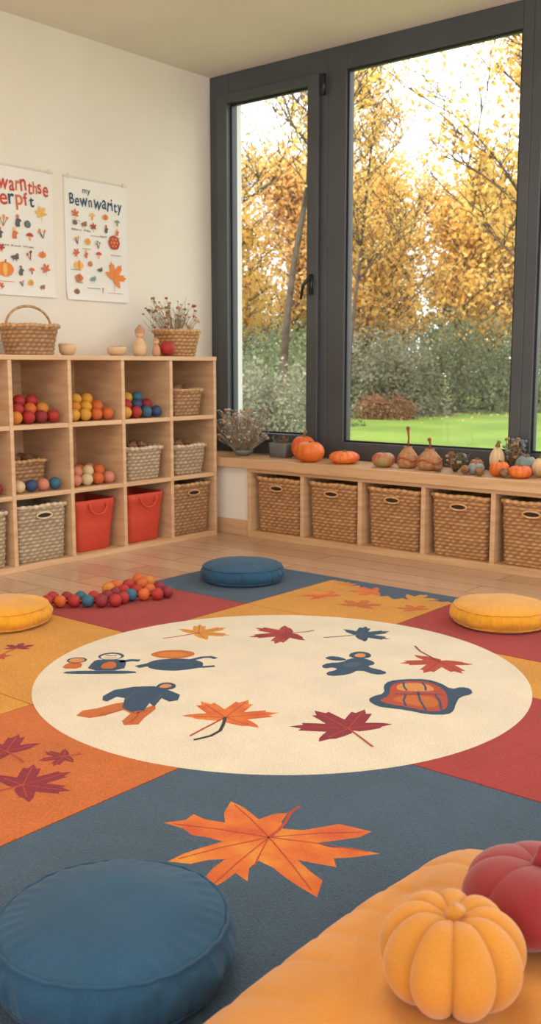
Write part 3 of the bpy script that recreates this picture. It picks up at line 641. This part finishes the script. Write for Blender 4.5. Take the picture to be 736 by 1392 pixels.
pr(u,v,blob(.075,22,.05,1.35,.95,3),'navy',0,1); pr(u-.02,v+.125,blob(.06,20,.06,1.3,.9,5),'orange',0,1); pr(u-.02,v+.12,blob(.045,20,.05,1.2,.8,6),'lorange',1,1); strip(u,v,[(.05,.05),(.09,.085),(.12,.09),(.14,.07)],.011,'navy'); strip(u,v,[(-.09,.0),(-.13,-.03)],.016,'navy'); strip(u,v,[(-.06,.02),(0,.03),(.06,.02)],.004,'blue',2); strip(u,v,[(.06,-.03),(.10,-.03),(.14,-.02)],.01,'navy')
def tr(cx,cy_,u0,v0,su,sv,pts,c,lay,sm=1): pr(u0,v0,[((x-cx)*su,-(y-cy_)*sv) for x,y in pts],c,lay,sm)
A=(185,960,-.425,2.97,.00232,.0066)
tr(*A,[(170,961),(186,960),(200,970),(214,964),(217,970),(206,982),(202,990),(184,991),(179,986),(186,976),(174,971),(154,979),(136,982),(117,979),(122,972),(140,969),(158,963)],'orange',0,0)
tr(*A,[(139,952),(150,943),(166,940),(176,938),(204,937),(226,943),(244,950),(243,958),(232,960),(220,955),(214,967),(206,962),(202,972),(186,974),(172,968),(170,955),(158,953),(148,960),(141,958)],'navy',1,0)
tr(*A,[(206,938),(212,932),(224,931),(235,935),(234,941),(222,943),(210,942)],'navy',2); tr(*A,[(211,938),(216,934),(225,934),(230,937),(224,940),(214,940)],'skin',3)
for P_ in ([(176,970),(166,974),(148,978)],[(196,972),(196,980),(190,988)],[(186,974),(192,976),(206,972)]): strip(A[2],A[3],[((x-185)*.00232,-(y-960)*.0066) for x,y in P_],.003,'dred',2)
for P_ in (((172,957),(178,948),(190,944)),((214,958),(218,950),(226,947)),((182,966),(192,968),(202,966))): strip(A[2],A[3],[((x-185)*.00232,-(y-960)*.0066) for x,y in P_],.003,'blue',3)
A=(480,905,.291,3.386,.0026,.0085)
tr(*A,[(436,910),(446,906),(466,905),(476,900),(492,898),(508,903),(510,908),(496,911),(520,917),(520,921),(504,922),(486,915),(470,922),(444,924),(440,919),(458,915),(452,912),(440,914)],'navy',0,1)
tr(*A,[(476,896),(482,891),(496,889),(508,892),(508,898),(494,900),(482,899)],'navy',1,1); tr(*A,[(484,896),(488,893),(496,892),(502,894),(498,898),(488,898)],'skin',2,1)
tr(*A,[(442,899),(452,896),(466,898),(474,902),(462,903),(450,902)],'navy',1,1); tr(*A,[(464,908),(478,905),(492,906),(486,911),(470,912)],'blue',2,1)
A=(575,951,.485,3.028,.00234,.0067)
tr(*A,[(498,958),(506,952),(524,948),(526,936),(536,929),(560,926),(590,926),(608,932),(618,942),(634,938),(646,941),(644,949),(624,953),(614,962),(606,972),(596,977),(570,977),(545,971),(520,968),(508,966)],'navy',1,1)
tr(*A,[(512,958),(530,951),(534,939),(544,932),(566,929),(588,930),(602,936),(609,946),(604,962),(594,972),(570,973),(548,967),(524,963)],'dred',2,1)
tr(*A,[(542,940),(548,934),(568,932),(588,934),(596,941),(590,945),(566,945),(546,944)],'skin',3,1)
tr(*A,[(528,957),(548,951),(578,951),(592,956),(588,967),(570,968),(550,963)],'orange',3,1)
for P_ in ([(538,949),(560,949),(584,949),(604,950)],[(570,946),(568,958),(570,972)],[(552,950),(546,958),(546,966)],[(592,950),(594,960),(590,971)],[(556,931),(554,938),(556,944)],[(582,931),(584,938),(582,944)]): strip(A[2],A[3],[((x-575)*.00234,-(y-951)*.0067) for x,y in P_],.0035,'navy',4)
# far tile: golden leaves and a ragged blue edge
zz=.0123
bp_=[(-2.795,3.915),(-2.795,3.86),(-2.72,3.85),(-2.66,3.83),(-2.58,3.80),(-2.52,3.75),(-2.44,3.73),(-2.36,3.72),(-2.28,3.74),(-2.2,3.78),(-2.105,3.80),(-2.105,3.915)]
rr_=random.Random(3); rag=[bp_[0]]
for i in range(1,len(bp_)-2):
    p,q=bp_[i],bp_[i+1]
    for k in range(4): t=k/4; rag.append((p[0]+(q[0]-p[0])*t,p[1]+(q[1]-p[1])*t+rr_.uniform(-.025,.025)))
rag+=[bp_[-2],bp_[-1]]
b.ngon([(x,min(y,3.915),zz) for x,y in rag],ri['blue'])
for x,y,r,rot,c in ((-2.68,3.80,.07,.4,'lorange'),(-2.50,3.77,.12,2.2,'leafmix'),(-2.28,3.76,.12,-1,'yellow'),(-2.17,3.60,.09,1,'orange'),(-2.62,3.55,.12,1.2,'leafmix'),(-2.40,3.50,.12,.2,'orange')):
    b.ngon([(x+p[0],y+p[1],zz+.0003) for p in leafpts(r,rot)],ri[c])
rug=b.build('play_rug',RM); tag(rug,'square patchwork play rug with cream circle, maple leaves and figures','rug')

# ---------- cushions
def rcushion(loc,M,label,R_=.205,H=.105,pleat=0,group='round floor cushions',seam=.70,wr=1.0):
    root=thing('floor_cushion',loc,label,'cushion',group)
    b=MB(); pf=[(0,.004),(.5*R_,.0),(.82*R_,.0),(.90*R_,.006),(.93*R_,.14*H)]
    for k in range(1,12):
        t=k/12; pf.append((R_*(.935+.065*math.sin(math.pi*t)**.8),H*(.14+(seam-.16)*t)))
    pf+=[(.935*R_,seam*H-.001),(.925*R_,(seam+.015)*H)]
    for k in range(1,25):
        t=k/24; pf.append((.925*R_*(1-t),H*(seam+.015+(1-seam-.015)*math.sin(min(1,t*1.25)*math.pi/2)**.75)))
    sd=Vector(loc)*3
    def fn(r,z,a):
        x,y=r*math.cos(a),r*math.sin(a); e=(r/R_)
        w=noise.noise(Vector((x*14,y*14,z*14))+sd)*.004*e
        rr=r+w
        if .14*H<z<(seam-.01)*H and e>.9: rr+=pleat*math.cos(60*a)*.5+noise.noise(Vector((math.cos(a)*9,math.sin(a)*9,z*30)))*.005*wr+noise.noise(Vector((math.cos(a)*26,math.sin(a)*26,z*12)))*.003*wr
        zz=z
        if z>(seam+.02)*H: zz+=noise.noise(Vector((x*8,y*8,1))+sd)*.006*(.3+e)*wr+ .0014*e*math.cos(34*a+5*noise.noise(Vector((x*5,y*5,0))))*(e>.7)
        return rr,zz
    b.rev(pf,240,fn=fn); part(root,b.build('cover',M,True))
    for nm,z in (('top_piping',(seam+.003)*H),('bottom_piping',.13*H)):
        b=MB(); b.tube([((.938*R_+.001*math.sin(23*t))*math.cos(t),(.938*R_+.001*math.sin(23*t))*math.sin(t),z+.0012*math.sin(5*t)+.0008*math.sin(31*t)) for t in [2*math.pi*k/200 for k in range(200)]],.0036,8,closed=True); part(root,b.build(nm,M,True))
    return root
rcushion((-3.133,3.573,.0125),M_blueC,'round blue cotton floor cushion on the blue rug tile')
rcushion((-1.783,3.625,.0125),M_yelC,'round mustard yellow floor cushion with pleated side on red tile',R_=.2,pleat=.004)
rcushion((-3.35,2.33,.0125),M_yelC,'round mustard yellow floor cushion at the rug edge near the shelf',R_=.2,pleat=.004)
rcushion((-1.215,1.045,.0130),M_blueC,'large round blue floor cushion on the dark blue rug area',H=.135,seam=.74,R_=.21,wr=1.2)
# big square floor cushion
root=thing('square_floor_cushion',(-.47,1.22,.016),'large puffy mustard linen floor cushion holding fabric pumpkins','cushion')
def cush(hx,hy,Tt,n=140):
    b=MB()
    def P(i,j,top):
        x,y=-1+2*i/n,-1+2*j/n
        x=math.sin(x*math.pi/2)*.5+x*.5; y=math.sin(y*math.pi/2)*.5+y*.5
        e=(1-abs(x)**5)*(1-abs(y)**5); e=max(e,0)**.5
        X=hx*x*(1-.03*y*y); Y=hy*y*(1-.03*x*x)
        z=Tt*.36
        edge=max(abs(x),abs(y))
        if top:
            # soft radial gathers near the seam plus two broad diagonal folds
            s_=(Y if abs(x)>abs(y) else X)
            f=-.010*max(0,math.cos(s_*62+2.5*noise.noise(Vector((X*5,Y*5,2)))))**3*max(0,edge-.55)*2.2
            d1=(X*.75+Y*.66+.04*math.sin(Y*9)+.12)/.035; d2=(X*.5-Y*.86+.03*math.sin(X*10)-.30)/.03; d3=(X*.95+Y*.3+.30+.02*math.sin(Y*12))/.025
            g=-.016*math.exp(-d1*d1)-.013*math.exp(-d2*d2)-.010*math.exp(-d3*d3)+.016*noise.noise(Vector((X*4,Y*4,4)))
            flat=1-math.exp(-((((X+.15)/.14)**2+((Y-.05)/.24)**2)))
            z+=Tt*.64*e+(f+g)*e*(.03+.97*flat)
        else: z-=Tt*.36*e
        return (X,Y,z)
    V=[P(i,j,True) for j in range(n+1) for i in range(n+1)]+[P(i,j,False) for j in range(n+1) for i in range(n+1)]
    o=(n+1)**2; F=[]
    for j in range(n):
        for i in range(n):
            a=j*(n+1)+i; F.append((a,a+1,a+n+2,a+n+1)); F.append((o+a,o+a+n+1,o+a+n+2,o+a+1))
    b.add(V,F); edge=[P(i,0,True) for i in range(n)]+[P(n,j,True) for j in range(n)]+[P(n-i,n,True) for i in range(n)]+[P(0,n-j,True) for j in range(n)]
    return b,edge
b,edge=cush(.46,.48,.155); part(root,b.build('cover',M_yelB,True))
part(root,MB().tube(edge,.0055,8,closed=True).build('seam_piping',M_yelB,True))
pumpkin('fabric_pumpkin',(-.622,1.152,.170),.104,.15,M_pumpY,n=9,stem=M_pumpY,sh=.022,sr=.013,depth=.17,label='plush ochre velvet pumpkin on the mustard cushion',cat='fabric pumpkin',dim=.3,seg=144)
pumpkin('fabric_pumpkin',(-.60,1.385,.170),.12,.13,M_pumpR,n=7,stem=M_pumpR,sh=.03,sr=.012,depth=.08,label='smooth plush brick red velvet pumpkin on the mustard cushion',cat='fabric pumpkin',dim=.2,seg=140,rz=.3)

# ---------- garlands
M_cord=mat('cord',(170,120,80),None,.8)
def garland(pts,cols,r,label):
    w=[Vector((*R(*p),0)) for p in pts]; c0=sum(w,Vector())/len(w); root=thing('bead_garland',(c0.x,c0.y,.0125),label,'garland','wooden bead garlands')
    P=[]; n=len(w)
    for i in range(n-1):
        p0,p1,p2,p3=w[max(i-1,0)],w[i],w[i+1],w[min(i+2,n-1)]
        for k in range(40):
            t=k/40; P.append(.5*((2*p1)+(p2-p0)*t+(2*p0-5*p1+4*p2-p3)*t*t+(3*p1-p0-3*p2+p3)*t**3))
    pos=[P[0]]; 
    for q in P:
        if (q-pos[-1]).length>=2*r*.99: pos.append(q)
    part(root,MB().tube([(p.x-c0.x,p.y-c0.y,r) for p in pos],.003,6).build('cord',M_cord,True))
    for i,p in enumerate(pos):
        o=bpy.data.objects.new('bead',ballmesh[random.choice(cols)]); COL.objects.link(o); rr=r*random.uniform(.92,.99); o.scale=(rr,)*3; o.location=(p.x-c0.x,p.y-c0.y,rr); o.parent=root
cc=['red','red','red','crimson','orange','orange','red','teal','red','crimson','yellow']
garland([(-.97,4.185),(-.80,4.195),(-.68,4.20),(-.62,4.31),(-.50,4.33),(-.45,4.40)],cc,.029,'string of red, orange and teal wooden beads on the rug')
garland([(-.96,4.26),(-.82,4.275),(-.73,4.285),(-.67,4.39),(-.56,4.41),(-.51,4.47)],cc,.029,'second string of mixed wooden beads on the rug')
garland([(-.74,4.42),(-.70,4.50),(-.62,4.50),(-.575,4.58),(-.66,4.62)],['orange','amber','red','green','yellow'],.031,'string of larger orange and green beads on the rug')

# ---------- outside
GZ=-.12
o=MB().box(-75,55,WY+.13,90,GZ-.3,GZ).build('lawn',mat('lawn_grass',(124,150,58),(98,132,42),.95,.6,.6,40,bdist=.05)); tag(o,'mown green lawn outside the windows','lawn'); 
M_bark=mat('bark',(92,78,66),(66,55,46),.95,6)
L_y=leafmat('leaves_yellow',[(250,220,132),(244,204,108),(250,228,156),(238,188,88),(248,212,122),(226,184,104)],.5)  # yellow and orange leaf colours paled, garden haze painted into them
L_o=leafmat('leaves_orange',[(248,212,136),(238,190,112),(250,220,150),(224,176,108)],.5)
L_g=leafmat('leaves_green',[(112,128,94),(134,148,110),(98,112,86),(150,154,120),(120,132,110)],.35)
L_d=leafmat('leaves_olive',[(142,148,124),(122,130,112),(166,162,138),(134,126,106)],.35)
L_r=leafmat('leaves_russet',[(150,112,84),(130,100,80),(164,130,96)],.3)
def leafcloud(name,C,size,M,seed=0):
    r=np.random.default_rng(seed); n=len(C)
    a=r.normal(size=(n,3)); a/=np.linalg.norm(a,axis=1)[:,None]; t=r.normal(size=(n,3)); b_=np.cross(a,t); b_/=np.linalg.norm(b_,axis=1)[:,None]
    s=(size*r.uniform(.6,1.25,size=n))[:,None]
    V=np.stack([C-a*s,C+b_*s*.6-a*s*.1,C+a*s,C-b_*s*.6-a*s*.1],1).reshape(-1,3)
    me=bpy.data.meshes.new(name); me.vertices.add(4*n); me.vertices.foreach_set('co',V.astype(np.float32).ravel())
    me.loops.add(4*n); me.loops.foreach_set('vertex_index',np.arange(4*n,dtype=np.int32))
    me.polygons.add(n); me.polygons.foreach_set('loop_start',np.arange(0,4*n,4,dtype=np.int32)); 
    me.materials.append(M); me.update(calc_edges=True); me.validate()
    o=bpy.data.objects.new(name,me); COL.objects.link(o); return o
def tree(seed,H,nleaf,lsize,ML,sig=.28,base=.22,loc=(0,0,0),label='',spr=.36,thick=.009):
    rr=random.Random(seed); chains=[]; pts=[]
    def grow(p,d,L,r,lev):
        ns=(9,5,3,2)[lev]; ch=[(p,r)]
        for k in range(ns):
            d=(d+Vector((rr.gauss(0,.12),rr.gauss(0,.12),rr.gauss(.03,.08)))*(.35 if lev==0 else 1)).normalized(); q=p+d*L/ns; r2=r*(.89 if lev==0 else .78)
            p=q; r=r2; ch.append((p,r))
            if lev>=1 : pts.append(p)
            if lev>=2: pts.append(p); pts.append(p-d*L/ns*.5)
            if lev<3 and (lev>0 or (k+1)/ns>=base):
                for _ in range((3,2,2)[lev]):
                    a=rr.random()*6.28; e=Vector((math.cos(a),math.sin(a),rr.uniform(.2,.9))); nd=(d*.35+e*.8).normalized()
                    grow(p,nd,L*(spr,.5,.5)[lev]*rr.uniform(.7,1.15)*(1.25-.6*(k/ns) if lev==0 else 1),r*.55,lev+1)
        chains.append((ch,lev))
    grow(Vector((0,0,0)),Vector((0,0,1)),H,H*thick,0)
    root=thing('maple_tree',loc,label,'tree','autumn garden trees'); b=MB()
    for ch,lev in chains: b.tube([c[0] for c in ch],[max(c[1],.009) for c in ch],(10,6,4,3)[lev])
    part(root,b.build('trunk',M_bark,True))
    P=np.array([tuple(p) for p in pts]); C=P[rng.integers(0,len(P),nleaf)]+rng.normal(size=(nleaf,3))*sig
    o=leafcloud('foliage',C,lsize,ML,seed); part(root,o,kind='stuff'); return root
def W(u,v,z=GZ): x,y=R(u,v); return (x,y,z)
tA=tree(1,4.8,8500,.08,L_y,sig=.19,loc=W(2.6,28),label='yellow-leaved maple tree behind the hedge',spr=.38,thick=.013)
tB=tree(2,5.4,8500,.08,L_o,sig=.2,loc=W(6.6,31),label='golden-leaved maple tree behind the hedge',spr=.38,thick=.013)
tC=tree(3,9,6000,.055,L_y,sig=.17,loc=W(.2,18.5),base=.35,label='tall thin maple with sparse golden leaves on the lawn',spr=.24,thick=.009)
tD=tree(8,7.6,12000,.062,L_y,sig=.2,loc=W(4.5,17.5),base=.3,label='full golden maple tree with arching branches on the lawn',spr=.34,thick=.014)
rt=random.Random(4)
for u,v,s in ((-1.4,27,1.0),(5.4,28.5,1.05),(9.6,28,1.05),(-5.4,28,1.05),(13.6,29,1.1),(-9.6,28,1.1)):
    copy_thing(tA,W(u,v),rt.random()*6,s)
for u,v,s in ((.8,32.5,1.15),(-3.6,33,1.1),(11.4,34,1.2),(-8.5,34,1.2),(3.8,36,1.2)): copy_thing(tB,W(u,v),rt.random()*6,s)
for u,v,s in ((-1.5,23,1.0),(1.9,24,.8),(-5,19,1.0)): copy_thing(tC,W(u,v),rt.random()*6,s)
copy_thing(tD,W(10.2,21),2.0,1.05)
def shrubmesh(name,n,rx,ry,h,M,seed,ls=.06):
    r=np.random.default_rng(seed); th=r.uniform(0,2*np.pi,n); cz=r.uniform(-.15,1,n); q=np.sqrt(np.clip(1-cz**2,0,1)); rad=r.uniform(.62,1.08,n)
    lump=1+.16*np.sin(3*th+seed)*np.cos(4*cz)+.1*np.sin(7*th)
    C=np.stack([rx*q*np.cos(th)*rad*lump,ry*q*np.sin(th)*rad*lump,np.maximum(.02,cz*h*rad*lump)],1)
    return leafcloud(name,C,ls,M,seed)
def shrub(loc,proto,s,rz,label):
    o=proto.copy(); COL.objects.link(o); o.location=loc; o.scale=(s,)*3; o.rotation_euler=(0,0,rz); tag(o,label,'shrub','garden shrubs'); return o
pg=shrubmesh('shrub',8000,1.5,1.2,1.9,L_g,1,.05); tag(pg,'rounded dark green garden shrub','shrub','garden shrubs'); pg.location=W(0,24.3)
pd=shrubmesh('shrub',8000,1.4,1.1,1.7,L_d,2,.05); tag(pd,'greyish olive garden shrub','shrub','garden shrubs'); pd.location=W(2.9,24.2)
po=shrubmesh('shrub',2500,.8,.7,.5,L_r,3,.04); tag(po,'low russet garden shrub','shrub','garden shrubs'); po.location=W(2.5,22.3)
for i,u in enumerate(np.arange(-11,18,2.3)):
    shrub(W(u,26+rt.uniform(-.3,.5)),pg if i%3 else pd,rt.uniform(.9,1.2),rt.random()*6,'rounded dark green garden shrub' if i%3 else 'greyish olive garden shrub')
for i,u in enumerate(np.arange(-14,22,5.0)):
    shrub(W(u,41+rt.uniform(-1,1)),pg,rt.uniform(1.9,2.2),rt.random()*6,'large green shrub behind the hedge')
for u,v,s,pp in ((-.1,12.5,.62,pd),(-1.6,11.5,.7,pg),(.45,15,.6,pd),(.4,20,.8,pg),(-3.2,13,.8,pd),(-.9,16.5,.75,pd)):
    shrub(W(u,v),pp,s,rt.random()*6,'low garden shrub beside the lawn')
n=450; uu=rng.uniform(-8,14,n); vv=24.3-rng.uniform(0,1,n)**2*4
C=np.stack([uu*CT-vv*ST,uu*ST+vv*CT,np.full(n,GZ+.02)],1)
o=leafcloud('fallen_leaves',C,.035,L_y,9); tag(o,'scattered fallen yellow leaves on the lawn','fallen leaves',kind='stuff')

# ---------- light
w=bpy.data.worlds.new('w'); scn.world=w; w.use_nodes=True; nt=w.node_tree; bg=nt.nodes['Background']
bg.inputs['Color'].default_value=(.975,.985,1,1); bg.inputs['Strength'].default_value=2.5
def light(name,typ,loc,rot,e,col,size=1,sy=None):
    l=bpy.data.lights.new(name,typ); l.energy=e; l.color=col
    if typ=='AREA':
        l.size=size
        if sy: l.shape='RECTANGLE'; l.size_y=sy
    if typ=='SUN': l.angle=size
    o=bpy.data.objects.new(name,l); COL.objects.link(o); o.location=loc; o.rotation_euler=rot; return o
light('sun','SUN',(0,-5,12),(math.radians(44),0,math.radians(10)),3.8,(1,.96,.88),.15)
light('fill_light','AREA',(-1.8,1.8,CZ-.05),(0,0,0),46,(1,.93,.84),1.8)  # added area fill out of view, lifts the room's brightness

cam=bpy.data.cameras.new('camera'); co=bpy.data.objects.new('camera',cam); COL.objects.link(co)
co.location=(0,0,1.05); co.rotation_euler=(math.pi/2-PH,0,TH)
cam.sensor_fit='VERTICAL'; cam.sensor_height=36; cam.sensor_width=36; cam.lens=36*1346/1392; cam.clip_end=300
cam.dof.use_dof=True; cam.dof.focus_distance=2.9; cam.dof.aperture_fstop=6.3
scn.camera=co
